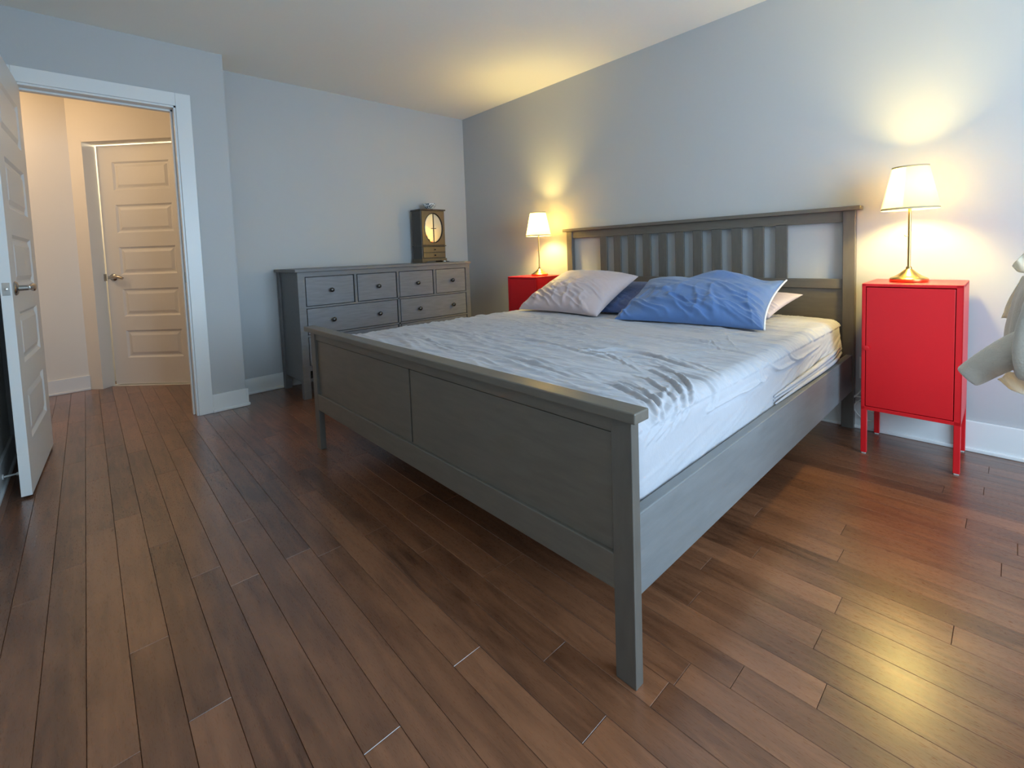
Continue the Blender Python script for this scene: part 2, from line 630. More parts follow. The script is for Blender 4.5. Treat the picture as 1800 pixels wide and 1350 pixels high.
casing('trim_1', OZ)
bm = B()
box(bm, 0.15, BX + .006, OY1 - .018, OY1, 0, OZ, 0.002); box(bm, 0.15, BX + .006, OY0, OY0 + .012, 0, OZ, 0.002); box(bm, 0.15, BX + .006, OY0, OY1, OZ - .018, OZ, 0.002)
# stop strips
box(bm, 0.19, 0.23, OY1 - .03, OY1 - .018, 0, OZ - .018, 0.002); box(bm, 0.19, 0.23, OY0 + .018, OY1 - .018, OZ - .03, OZ - .018, 0.002)
struct(obj('trim_2', bm, M['white']))
bm = B()
for z in (0.93,):
    box(bm, 0.245, 0.275, OY1 - .0195, OY1 - .0175, z - .035, z + .035, 0.0005)
struct(obj('trim_3', bm, M['nickel']))
# hall door jamb stop
bm = B()
box(bm, S0 - .001, S0 + .010, .0, .116, 0, HZ, 0.001, tf=E45); box(bm, S1 - .010, S1 + .001, .0, .18, 0, HZ, 0.001, tf=E45); box(bm, S0, S1, 0, .116, HZ - .012, HZ + .001, 0.001, tf=E45)
struct(obj('trim_4', bm, M['hall']))


# ------------------------------------------------------------------ doors
PZ = []
z = 0.225
for i in range(5):
    PZ.append((z, z + 0.235)); z += 0.235 + 0.119


def door_leaf(name, tf, W=0.75, T=0.036, Hh=2.02):
    """leaf local: x 0 (hinge) .. W (latch), y 0..-T thickness both faces panelled, z 0..Hh"""
    sx = 0.125
    px0, px1 = sx, W - sx
    xs = [0, px0, px1, W]
    zs = [0]
    for a, b in PZ:
        zs += [a, b]
    zs.append(Hh)
    bm = B()
    for y in (0.0, -T):
        vv = [[bm.verts.new((x, y, z)) for z in zs] for x in xs]
        for i in range(3):
            for j in range(len(zs) - 1):
                if i == 1 and j % 2 == 1:
                    continue
                bm.faces.new((vv[i][j], vv[i + 1][j], vv[i + 1][j + 1], vv[i][j + 1]))
    def quad(*p):
        bm.faces.new([bm.verts.new(q) for q in p])
    quad((0, 0, 0), (0, -T, 0), (0, -T, Hh), (0, 0, Hh)); quad((W, 0, 0), (W, -T, 0), (W, -T, Hh), (W, 0, Hh))
    quad((0, 0, 0), (W, 0, 0), (W, -T, 0), (0, -T, 0)); quad((0, 0, Hh), (W, 0, Hh), (W, -T, Hh), (0, -T, Hh))
    bmesh.ops.remove_doubles(bm, verts=bm.verts, dist=1e-5)
    bmesh.ops.transform(bm, matrix=tf, verts=bm.verts)
    bmesh.ops.recalc_face_normals(bm, faces=bm.faces)
    leaf = struct(obj(name, bm, M['doorp']))
    for a, b in PZ:
        p = B()
        for sgn, y in ((-1, 0.0), (1, -T)):
            loops = []
            for ins, dep in ((0, 0), (0.014, 0.010), (0.024, 0.010), (0.046, 0.002)):
                loops.append([p.verts.new((x, y + sgn * dep, z)) for x, z in ((px0 + ins, a + ins), (px1 - ins, a + ins), (px1 - ins, b - ins), (px0 + ins, b - ins))])
            for q, r in zip(loops, loops[1:]):
                for i in range(4):
                    j = (i + 1) % 4
                    f = p.faces.new((q[i], q[j], r[j], r[i]))
                    if sgn > 0: f.normal_flip()
            f = p.faces.new(loops[-1])
            if sgn > 0: f.normal_flip()
        bmesh.ops.transform(p, matrix=tf, verts=p.verts)
        obj('panel', p, M['doorp'], leaf)
    return leaf


def lever(leaf, tf, x, z, y, sgn, dirx):
    """rosette + lever on face y; sgn = outward sign along local y; dirx direction of lever"""
    bm = B()
    lathe(bm, [(0.0, y - sgn * .002), (0.031, y), (0.032, y + sgn * .004), (0.027, y + sgn * .010), (0.013, y + sgn * .014), (0.011, y + sgn * .045), (0.0, y + sgn * .048)], (x, 0, z), 24, 'y', cap=False)
    pts = spline([(x, y + sgn * .042, z), (x + dirx * .03, y + sgn * .050, z + .002), (x + dirx * .07, y + sgn * .050, z + .006), (x + dirx * .10, y + sgn * .048, z - .002), (x + dirx * .118, y + sgn * .046, z - .010)], 5)
    n = len(pts)
    tube(bm, pts, [0.010 + 0.003 * math.sin(i / n * 3.1) for i in range(n)], 10)
    bmesh.ops.transform(bm, matrix=tf, verts=bm.verts)
    return obj('handle', bm, M['nickel'], leaf, smooth=50)


# bedroom door, swung open into the room
TD = Matrix.Translation((0.236, -3.259, 0.011)) @ Matrix.Rotation(math.atan2(-0.040, 0.777), 4, 'Z')
d1 = door_leaf('door_1', TD, W=0.765)
lever(d1, TD, 0.765 - .062, 0.925, 0.0, 1, -1)
lever(d1, TD, 0.765 - .062, 0.925, -.036, -1, -1)
bm = B(); box(bm, .7645, .7662, -.030, -.006, .897, .953, .0004, tf=TD); lathe(bm, [(0, .766), (.006, .766), (.006, .772), (0, .774)], (0, -.018, .925), 14, 'x', cap=False)
for v in bm.verts[-56:]:
    v.co = TD @ v.co
obj('latch_plate', bm, M['nickel'], d1)
# hall door
TH = E45 @ Matrix.Translation((S0 + .0235, .142, 0.014))
THd = TH @ Matrix.Translation((0.752, 0, 0)) @ Matrix.Scale(-1, 4, (1, 0, 0))   # hinge right, latch left
d2 = door_leaf('door_2', THd, W=0.745, Hh=2.012)
lever(d2, THd, 0.745 - .060, 0.915, -.036, -1, -1)
bm = B(); box(bm, S0 + .009, S0 + .020, .095, .115, .90, .96, .002, tf=E45)
obj('latch_plate', bm, M['nickel'], d2)

# spring door stop on the skirting behind the open door
st = thing('door_stop', 'thin white door stop rod behind the open white door, near the floor', 'door stop', (0.80, YB + .014, .06))
bm = B(); lathe(bm, [(.012, YB + .014), (.012, YB + .018), (.004, YB + .02), (.004, YB + .060)], (.80, 0, .06), 12, 'y'); obj('rod', bm, M['plastic'], st)
bm = B(); lathe(bm, [(.0, YB + .059), (.008, YB + .06), (.008, YB + .072), (0, YB + .076)], (.80, 0, .06), 12, 'y', cap=False); obj('tip', bm, M['plastic'], st)


# ------------------------------------------------------------------ bed
XL, XRR, YF, YH = 1.414, 3.370, -2.186, -0.047
CAP = 0.0247
bed = thing('bed_frame', 'large grey-stained wooden bed frame with a slatted headboard', 'bed', ((XL + XRR) / 2, -1.1, 0))
PWD = 0.055
# headboard
hb = B()
box(hb, XL + PWD - .005, XRR - PWD + .005, YH + .012, -.012, 1.114, 1.173, .002)                # top rail
obj_hb = obj('headboard', hb, M['stain'], bed)
bm = B(); box(bm, XL - CAP, XRR + CAP, YH - CAP, -.004, 1.172, 1.194, .003); obj('cap', bm, M['stain'], obj_hb)
bm = B(); box(bm, XL + PWD - .005, XRR - PWD + .005, YH + .010, -.012, .755, .808, .002); obj('middle_rail', bm, M['stain'], obj_hb)
bm = B(); box(bm, XL + PWD - .005, XRR - PWD + .005, YH + .017, -.016, .30, .7545, .001); obj('panel', bm, M['stain'], obj_hb)
for x in (XL, XRR - PWD):
    bm = B(); box(bm, x, x + PWD, YH, -.010, 0, 1.173, .0025); obj('post', bm, M['stainv'], obj_hb)
for i in range(11):
    xr = 1.803 + .1245 * i
    bm = B(); box(bm, xr - .060, xr, YH + .012, -.016, .80, 1.12, .0015); obj('slat', bm, M['stainv'], obj_hb)
# footboard
fb = B(); box(fb, XL + PWD - .01, XRR - PWD + .01, YF + .005, YF + .034, .593, .636, .0015)
obj_fb = obj('footboard', fb, M['stain'], bed)
bm = B(); box(bm, XL - CAP, XRR + CAP, YF - CAP, YF + .033, .636, .661, .003); obj('cap', bm, M['stain'], obj_fb)
for x in (XL, XRR - PWD):
    bm = B(); box(bm, x, x + PWD, YF, YF + .030, 0, .637, .002); obj('leg', bm, M['stainv'], obj_fb)
XM = 2.403
for a, b in ((XL + PWD - .008, XM - .005), (XM + .005, XRR - PWD + .008)):
    bm = B(); box(bm, a, b, YF + .012, YF + .030, .29, .5885, .0015); obj('panel', bm, M['stain'], obj_fb)
bm = B(); box(bm, XL + PWD - .008, XRR - PWD + .008, YF + .022, YF + .030, .29, .60); obj('backing', bm, M['stain'], obj_fb)
bm = B(); box(bm, XL + PWD - .004, XRR - PWD + .004, YF + .001, YF + .032, .216, .304, .003); obj('bottom_rail', bm, M['stain'], obj_fb)
# side rails
for x0, x1, xi in ((XRR - .036, XRR - .008, -1), (XL + .008, XL + .036, 1)):
    bm = B(); box(bm, x0, x1, YF + .028, YH, .206, .402, .0025); obj('side_rail', bm, M['stainy'], bed)
bm = B(); box(bm, (XL + XRR) / 2 - .02, (XL + XRR) / 2 + .02, YF + .03, YH + .01, .255, .298, .002); obj('centre_beam', bm, M['stainy'], bed)
for i in range(14):
    y = YF + .12 + i * .148
    bm = B(); box(bm, XL + .036, XRR - .036, y, y + .068, .298, .318, .002); obj('bed_slat', bm, M['chairw'], bed)


# ------------------------------------------------------------------ mattress in a wrinkled fitted sheet
def pix(u, v, z=0.592):
    d = rt * ((u - PPX) / FPX) - up * ((v - PPY) / FPX) + fw
    t = (z - CZ) / d.z
    return CX + d.x * t, CY + d.y * t


ZT = 0.592
X0, X1, Y0, Y1 = 1.455, 3.326, -2.132, -0.085
HM = ZT - 0.330
RC = 0.055


def prof(s, lo, hi):
    """unwrapped coordinate -> (position, drop); s in metres, top spans lo+RC..hi-RC"""
    pos = np.clip(s, lo + RC, hi - RC).astype(float)
    drop = np.zeros_like(pos)
    arc = RC * math.pi / 2
    for sg, edge in ((1, hi - RC), (-1, lo + RC)):
        e = (s - edge) * sg
        m = e > 0
        th = np.clip(e / RC, 0, math.pi / 2)
        pos = np.where(m, edge + sg * RC * np.sin(th), pos)
        drop = np.where(m, RC * (1 - np.cos(th)) + np.maximum(0, e - arc), drop)
    return pos, drop


ext = RC * (math.pi / 2 - 1) + HM
su = np.linspace(X0 - ext, X1 + ext, 640)
sv = np.linspace(Y0 - ext, Y1 + ext, 680)
SU, SV = np.meshgrid(su, sv, indexing='ij')
PX_, DU = prof(SU, X0, X1)
PY_, DV = prof(SV, Y0, Y1)
D = np.minimum(np.maximum(DU, DV) + 0.12 * np.minimum(DU, DV), HM)
RR = 0.07
dx = np.maximum(np.abs(PX_ - (X0 + X1) / 2) - ((X1 - X0) / 2 - RR), 0)
dy = np.maximum(np.abs(PY_ - (Y0 + Y1) / 2) - ((Y1 - Y0) / 2 - RR), 0)
dd = np.sqrt(dx * dx + dy * dy) + 1e-9
sc = np.where(dd > RR, RR / dd, 1.0)
corner = (dx > 0) & (dy > 0)
sgx = np.sign(PX_ - (X0 + X1) / 2); sgy = np.sign(PY_ - (Y0 + Y1) / 2)
PX_ = np.where(corner, PX_ - sgx * dx * (1 - sc), PX_)
PY_ = np.where(corner, PY_ - sgy * dy * (1 - sc), PY_)
PZ_ = ZT - D
# gentle crown and dips of the top
PZ_ = PZ_ + np.where(D < 0.3, 0.018 * (fbm(SU * 1.6 + 3, SV * 1.6, 2) - .4), 0)
Pm = np.stack([PX_, PY_, PZ_], -1)
du = np.gradient(Pm, axis=0); dv = np.gradient(Pm, axis=1)
N = np.cross(du, dv)
N /= (np.linalg.norm(N, axis=-1, keepdims=True) + 1e-9)


def c5(*a):   # picture crop coordinates -> picture
    return [(880 + x * .3611, 440 + y * .3611) for x, y in a]


def c8(*a):
    return [(520 + x * .5037, 560 + y * .5037) for x, y in a]


FOLDS = [
    (c5((0, 390), (120, 408), (300, 430), (440, 440)), .006, .014),
    (c5((150, 318), (300, 358), (430, 388)), .005, .012),
    (c5((20, 340), (160, 372), (330, 402)), .004, .012),
    (c5((390, 495), (560, 490), (700, 505), (850, 550), (980, 590)), .012, .020),
    (c5((380, 520), (560, 515), (720, 535), (860, 575)), .007, .014),
    (c5((660, 552), (780, 580), (900, 612), (1060, 660), (1125, 697)), .011, .016),
    (c5((1110, 697), (1180, 670), (1280, 640)), .006, .014),
    (c5((480, 648), (600, 690), (700, 740), (765, 800)), .014, .016),
    (c5((560, 640), (660, 680), (750, 735), (815, 800)), .012, .014),
    (c5((640, 610), (740, 655), (830, 715), (880, 790)), .010, .013),
    (c5((690, 580), (790, 620), (870, 685), (910, 770)), .011, .013),
    (c5((760, 575), (850, 605), (910, 660), (935, 740)), .008, .012),
    (c5((0, 545), (150, 560), (300, 590), (430, 640)), .006, .016),
    (c5((100, 500), (260, 515), (420, 545)), .005, .014),
    (c5((60, 455), (240, 470), (420, 480)), .004, .014),
    (c5((420, 440), (600, 450), (760, 480)), .004, .014),
    (c5((800, 515), (960, 560), (1080, 610)), .006, .014),
    (c5((1250, 540), (1400, 562), (1560, 562)), .008, .016),
    (c5((1290, 520), (1450, 500), (1590, 440)), .007, .014),
    (c5((1330, 612), (1450, 600), (1560, 560)), .007, .014),
    (c5((1190, 640), (1350, 610), (1500, 585)), .006, .014),
    (c5((1380, 470), (1500, 460), (1610, 400)), .006, .012),
    (c5((1300, 335), (1400, 318), (1500, 312)), .004, .010),
    (c5((1010, 430), (1050, 470), (1100, 500)), .003, .008),
    (c5((1100, 420), (1120, 460), (1170, 490)), .003, .008),
    (c5((960, 440), (1010, 455), (1060, 430)), .003, .008),
    (c5((1180, 470), (1260, 480), (1330, 500)), .003, .010),
    (c8((370, 62), (450, 82), (600, 92)), .006, .012),
    (c8((480, 30), (640, 45), (820, 60)), .005, .012),
    (c8((560, 62), (800, 75), (1000, 120), (1140, 160)), .007, .016),
    (c8((440, 90), (620, 120), (800, 165)), .006, .014),
    (c8((700, 130), (860, 175), (980, 220)), .006, .014),
    (c8((900, 90), (1080, 130), (1200, 190)), .007, .014),
    (c8((640, 25), (900, 40), (1120, 80)), .004, .014),
    ([(660, 583), (709, 592), (760, 604), (840, 630)], .007, .012),
    ([(720, 577), (800, 585), (900, 606)], .006, .014),
    ([(780, 563), (870, 575), (980, 592)], .005, .014),
    ([(1150, 740), (1165, 705), (1180, 680)], .006, .010),
    ([(1168, 745), (1180, 712), (1200, 690)], .006, .010),
    ([(1185, 735), (1198, 712), (1225, 690)], .005, .010),
]
W = np.zeros_like(SU)
top = D < 0.25
frng = random.Random(3)
FOLDS2 = []
for pts, A, sg in FOLDS:
    FOLDS2.append((pts, A * .80, sg * .50, 0.0))
    for k in range(3):
        o = frng.uniform(-.055, .055)
        FOLDS2.append((pts, A * frng.uniform(.12, .30), sg * frng.uniform(.35, .6), o))
for pts, A, sg, off_ in FOLDS2:
    P2 = []
    for (u, v) in pts:
        x, y = pix(u, v)
        x += off_ * frng.uniform(.0, .5); y += off_ * frng.uniform(.6, 1.2)
        P2.append((min(max(x, X0), X1 + .05), min(max(y, Y0 - .05), Y1)))
    P2 = np.array([tuple(q)[:2] for q in spline([(a, b, 0) for a, b in P2], 5)])
    best = np.full(SU.shape, 9.0); side = np.zeros_like(SU); tl = np.zeros_like(SU)
    n = len(P2) - 1
    bb = (P2.min(0) - .12, P2.max(0) + .12)
    iu = np.where((su > bb[0][0]) & (su < bb[1][0]))[0]; iv = np.where((sv > bb[0][1]) & (sv < bb[1][1]))[0]
    if len(iu) < 2 or len(iv) < 2:
        continue
    sl = (slice(iu[0], iu[-1] + 1), slice(iv[0], iv[-1] + 1))
    U_, V_ = SU[sl], SV[sl]
    best = np.full(U_.shape, 9.0); side = np.zeros_like(U_); tl = np.zeros_like(U_)
    for i in range(n):
        a = P2[i]; e = P2[i + 1] - a; L2 = e @ e + 1e-12
        t = np.clip(((U_ - a[0]) * e[0] + (V_ - a[1]) * e[1]) / L2, 0, 1)
        ddx = U_ - a[0] - t * e[0]; ddy = V_ - a[1] - t * e[1]
        dist = np.sqrt(ddx ** 2 + ddy ** 2)
        sd = np.sign(e[0] * ddy - e[1] * ddx)
        m = dist < best
        best = np.where(m, dist, best); side = np.where(m, sd, side); tl = np.where(m, (i + t) / n, tl)
    s = best * side
    taper = np.clip(np.sin(np.pi * np.clip(tl, 0.02, .98)), 0, 1) ** 0.6
    W[sl] += A * taper * (np.exp(-((s - sg * .6) / sg) ** 2) - 0.8 * np.exp(-((s + sg * .6) / (sg * .8)) ** 2))
# fine wandering creases
wx = SU + .08 * fbm(SU * 3, SV * 3, 3); wy = SV + .10 * fbm(SU * 2.2 + 9, SV * 2.2, 3)
for (fa, fb, fc, fd, amp) in ((3.0, 2.0, 30, -4, .0055), (4.5, 1.0, 52, -14, .0034), (2.0, 3.0, 17, 3, .0085)):
    q = fbm(wx * fa + wy * fb + fc, wy * fc + wx * fd, 2)
    W += amp * (1 - np.abs(q - .40) * 6).clip(0, 1) ** 1.5 * (0.15 + 1.3 * vnoise(SU * 2.6 + fc, SV * 3)) * (D < .03)
W += 0.003 * (fbm(SU * 10, SV * 16, 3) - .45)
# side creases of the hanging sheet, stronger towards the head
sidem = np.clip((DU - .05) / .08, 0, 1) * (SU > 2)
hd = np.clip((SV + 1.1) / 1.0, 0, 1)
qs = fbm(SV * 5 + SU * 9, SU * 30 + SV * 6, 3)
W += sidem * (0.014 * hd + .002) * (1 - np.abs(qs - .44) * 4.5).clip(0, 1) ** 1.5
W += np.clip((DU - .02) / .05, 0, 1) * (SU > 2) * 0.010 * (fbm(SV * 4, SU * 3, 2) - .45)
Pm = Pm + N * W[..., None]
# tucked inside the rails: never wider than the bed frame
lowm = Pm[..., 2] < 0.42
Pm[..., 0] = np.where(lowm, np.clip(Pm[..., 0], XL + .040, XRR - .0385), Pm[..., 0])
Pm[..., 1] = np.clip(Pm[..., 1], YF + .036, -0.052)
Pm[..., 2] = np.maximum(Pm[..., 2], 0.3195)
mat_root = thing('mattress', 'thick mattress in a crumpled pale grey fitted sheet on the grey bed frame', 'mattress', ((X0 + X1) / 2, -1.1, .32))
grid_obj('fitted_sheet', Pm, M['sheet'], mat_root)
# elastic hem bunched out over the right rail near the head
bm = B()
for k, (dz, dxx) in enumerate(((.418, .0), (.430, -.006), (.444, -.004))):
    pts = spline([(3.334 + dxx, -1.15, dz - .012), (3.340 + dxx, -.85, dz - .004), (3.345 + dxx, -.55, dz + .004 * k), (3.342 + dxx, -.30, dz + .008 * k), (3.330 + dxx, -.12, dz + .006 + .012 * k)], 10)
    tube(bm, pts, [.003 + .007 * math.sin(math.pi * i / (len(pts) - 1)) for i in range(len(pts))], 8)
obj('hem', bm, M['sheet'], mat_root, smooth=True)
bm = B(); box(bm, X0 + .02, X1 - .02, Y0 + .02, Y1 - .02, .3195, .40, .02)
obj('mattress_core', bm, M['sheet'], mat_root)


# ------------------------------------------------------------------ pillows
def pillow(name, label, bl, br, tr, tl, T, Tb, m, seed, zmin=None, wr=1.0, group=None, piping=None, bumpf=None, pinch=.055):
    n1, n2 = 190, 140
    u = np.sin(np.linspace(-1, 1, n1) * math.pi / 2); v = np.sin(np.linspace(-1, 1, n2) * math.pi / 2)
    U, V = np.meshgrid(u, v, indexing='ij')
    Ue = U * (1 - pinch * (1 - V ** 2)); Ve = V * (1 - .075 * (1 - U ** 2))
    bl, br, tr, tl = [np.array(p, float) for p in (bl, br, tr, tl)]
    a = (Ue[..., None] + 1) / 2; b = (Ve[..., None] + 1) / 2
    C = (bl * (1 - a) + br * a) * (1 - b) + (tl * (1 - a) + tr * a) * b
    nrm = np.cross(br - bl, tl - bl); nrm /= np.linalg.norm(nrm)
    if nrm[2] < 0: nrm = -nrm
    prof_ = ((1 - U ** 2).clip(0) * (1 - V ** 2).clip(0)) ** 0.42
    s = seed * 3.7
    wl = np.linalg.norm(br - bl); hl = np.linalg.norm(tl - bl)
    Xw, Yw = (U + 1) / 2 * wl, (V + 1) / 2 * hl
    # creases: run in from the seams, mostly up and across
    q = fbm((Xw + .12 * fbm(Xw * 4 + s, Yw * 4, 2)) * 11 + s, (Yw - Xw * .35) * 3.4, 3)
    cr = (1 - np.abs(q - .45) * 5).clip(0, 1) ** 1.6
    edge = np.exp(-((1 - np.abs(V)) / .55) ** 2) * np.exp(-0) 
    low = np.clip((0.35 - V) / 1.1, 0, 1)
    q2 = fbm((Xw - Yw * .5 + .08 * fbm(Xw * 5, Yw * 5 + s, 2)) * 5 + s, (Yw + Xw * .55 + .05 * fbm(Xw * 6 + s, Yw * 6, 2)) * 21 + s, 2)
    cr2 = (1 - np.abs(q2 - .45) * 4.5).clip(0, 1) ** 1.6
    Wp = wr * (0.006 * cr * (.2 + 1.5 * low) + 0.011 * cr2 * (.22 + 1.5 * low) + 0.009 * (fbm(Xw * 5 + s, Yw * 5, 3) - .45))
    fade = ((1 - U ** 2) * (1 - V ** 2)).clip(0, 1) ** .25
    Ttop = T * prof_ * (1 + .25 * (fbm(Xw * 2.2 + s, Yw * 2.2, 2) - .4))
    if bumpf is not None:
        Ttop = Ttop + bumpf(U, V)
    front = C + nrm * (Ttop + Wp * fade)[..., None]
    back = C - nrm * (Tb * prof_)[..., None]
    # sag of seam edge
    for A in (front, back):
        if zmin is not None:
            A[..., 2] = np.maximum(A[..., 2], zmin)
    idx = np.concatenate([front, back[:, ::-1]], 1)
    me_o = grid_obj(name, idx, m)
    tag(me_o, label, 'pillow', group)
    if piping:
        pts = [tuple(C[-1, j] + np.array([.004, -.004, .004]) + (np.array([0, 0, max(0, (zmin or 0) + .006 - C[-1, j, 2])]))) for j in range(0, n2, 3)]
        bmx = B(); tube(bmx, pts, .0045, 8)
        obj('piping', bmx, M['piping'], me_o, smooth=True)
    return me_o


ZP = 0.602
G = 'pillows at the head of the bed'
pillow('pillow', 'mauve pink pillow at the far left, propped in front of the headboard', (1.545, -.755, .607), (2.230, -.760, .607), (2.225, -.275, .822), (1.575, -.225, .850), .105, .035, M['pink'], 1, ZP, 1.0, G)
pillow('pillow', 'large bright blue pillow with white piping lying in front of the others', (2.380, -.795, .607), (3.150, -.715, .607), (3.095, -.210, .806), (2.315, -.290, .800), .105, .03, M['blue'], 2, ZP, 1.35, G, piping=True, pinch=.075,
       bumpf=lambda U, V: .030 * np.exp(-((U - .22) / .30) ** 2 - ((V - .72) / .25) ** 2) - .018 * np.exp(-((U + .22) / .16) ** 2 - ((V - .8) / .3) ** 2) - .030 * np.exp(-((U - .78) / .16) ** 2 - ((V - .75) / .3) ** 2))
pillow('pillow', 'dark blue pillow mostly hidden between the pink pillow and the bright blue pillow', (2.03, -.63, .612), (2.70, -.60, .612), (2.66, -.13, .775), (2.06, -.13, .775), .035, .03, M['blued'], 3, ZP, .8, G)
pillow('pillow', 'pale pink pillow corner peeking out right of the bright blue pillow', (2.55, -.50, .612), (3.05, -.335, .612), (3.165, -.165, .728), (2.6, -.12, .735), .045, .03, M['pink'], 4, ZP, .8, G)


# ------------------------------------------------------------------ dresser
DX, DY0, DY1, DH = 0.495, -1.935, -0.372, 0.951
dr = thing('dresser', 'wide grey-stained chest of drawers with dark round knobs against the left wall', 'dresser', (DX / 2, (DY0 + DY1) / 2, 0))
bm = B(); box(bm, 0.018, DX + .0145, DY0 - .018, DY1 + .014, DH - .022, DH, .003); obj('top', bm, M['dressb'], dr)
bm = B()
box(bm, .035, DX - .02, DY0 + .012, DY0 + .026, .115, DH - .022, .001); box(bm, .035, DX - .02, DY1 - .026, DY1 - .012, .115, DH - .022, .001)
box(bm, .025, .035, DY0 + .02, DY1 - .02, .12, DH - .022); box(bm, .03, DX - .03, DY0 + .02, DY1 - .02, .12, .14)
obj('body', bm, M['dressb'], dr)
for x0, x1 in ((.022, .070), (DX - .048, DX)):
    for y0, y1 in ((DY0, DY0 + .052), (DY1 - .046, DY1)):
        bm = B(); box(bm, x0, x1, y0, y1, 0, DH - .0215, .002); obj('leg', bm, M['dressb'], dr)
bm = B()
box(bm, DX - .022, DX - .001, DY0 + .05, DY1 - .045, .893, DH - .022, .001)
for z0, z1 in ((.664, .674), (.455, .465), (.205, .240)):
    box(bm, DX - .022, DX - .001, DY0 + .05, DY1 - .045, z0 - .002, z1 + .002, .001)
box(bm, DX - .022, DX - .001, -1.1385, -1.1195, .24, .893, .001)
box(bm, DX - .022, DX - .001, -1.509, -1.489, .674, .893, .001); box(bm, DX - .022, DX - .001, -.777, -.753, .674, .893, .001)
obj('frame', bm, M['dressb'], dr)
bm = B(); box(bm, DX - .06, DX - .03, DY0 + .03, DY1 - .03, .21, .90); obj('gap_shade_backing', bm, M['iron'], dr)  # added black sheet behind the fronts, stands in for shade in the gaps


def dknob(parent, y, z):
    bm = B(); lathe(bm, [(.007, DX), (.006, DX + .010), (.012, DX + .016), (.017, DX + .024), (.0155, DX + .032), (.008, DX + .037), (0.001, DX + .0378)], (0, y, z), 20, 'x')
    obj('knob', bm, M['knob'], parent, smooth=True)


for a, b in ((-1.8815, -1.512), (-1.486, -1.142), (-1.1165, -.780), (-.750, -.4205)):
    bm = B(); box(bm, DX - .028, DX - .004, a + .0045, b - .0045, .680, .8885, .0015); d = obj('drawer', bm, M['dress'], dr)
    dknob(d, (a + b) / 2, .787)
for (z0, z1) in ((.470, .659), (.245, .450)):
    for a, b in ((-1.8815, -1.142), (-1.1165, -.4205)):
        bm = B(); box(bm, DX - .028, DX - .004, a + .0045, b - .0045, z0 + .001, z1 - .001, .0015); d = obj('drawer', bm, M['dress'], dr)
        dknob(d, a + (b - a) * .255, (z0 + z1) / 2); dknob(d, a + (b - a) * .765, (z0 + z1) / 2)

# jewellery cabinet on the dresser
JX0, JX1, JY0, JY1, JZ = .060, .222, -.705, -.440, DH
jb = thing('jewelry_cabinet', 'small wooden jewellery cabinet with an oval mirror front on the dresser', 'jewelry box', ((JX0 + JX1) / 2, (JY0 + JY1) / 2, JZ))
bm = B(); box(bm, JX0, JX1 - .006, JY0, JY1, JZ + .035, JZ + .49, .002); obj('body', bm, M['jbox'], jb)
bm = B(); box(bm, JX0 - .008, JX1 + .008, JY0 - .010, JY1 + .010, JZ + .49, JZ + .504, .003); obj('top', bm, M['jbox'], jb)
bm = B(); box(bm, JX0 - .004, JX1 + .006, JY0 - .006, JY1 + .006, JZ + .152, JZ + .162, .003); obj('moulding', bm, M['jbox'], jb)
bm = B(); pr = [(JY0 - .006, 0), (JY0 - .006, .036), (JY1 + .006, .036), (JY1 + .006, 0), (JY1 - .03, 0), (JY1 - .055, .014), (JY0 + .055, .014), (JY0 + .03, 0)]
va = [bm.verts.new((JX1 + .004, y, JZ + z)) for y, z in pr]; vb = [bm.verts.new((JX1 - .012, y, JZ + z)) for y, z in pr]
bm.faces.new(va); bm.faces.new(vb[::-1])
for i in range(8):
    j = (i + 1) % 8; bm.faces.new((va[i], vb[i], vb[j], va[j]))
box(bm, JX0 - .004, JX1 - .01, JY0 - .006, JY0 + .01, JZ, JZ + .036); box(bm, JX0 - .004, JX1 - .01, JY1 - .01, JY1 + .006, JZ, JZ + .036); box(bm, JX0, JX1 - .01, JY0, JY1, JZ + .02, JZ + .037)
bmesh.ops.recalc_face_normals(bm, faces=bm.faces)
obj('base', bm, M['jboxf'], jb)
ymid = (JY0 + JY1) / 2
zc, ra, rb = JZ + .325, .102, .140
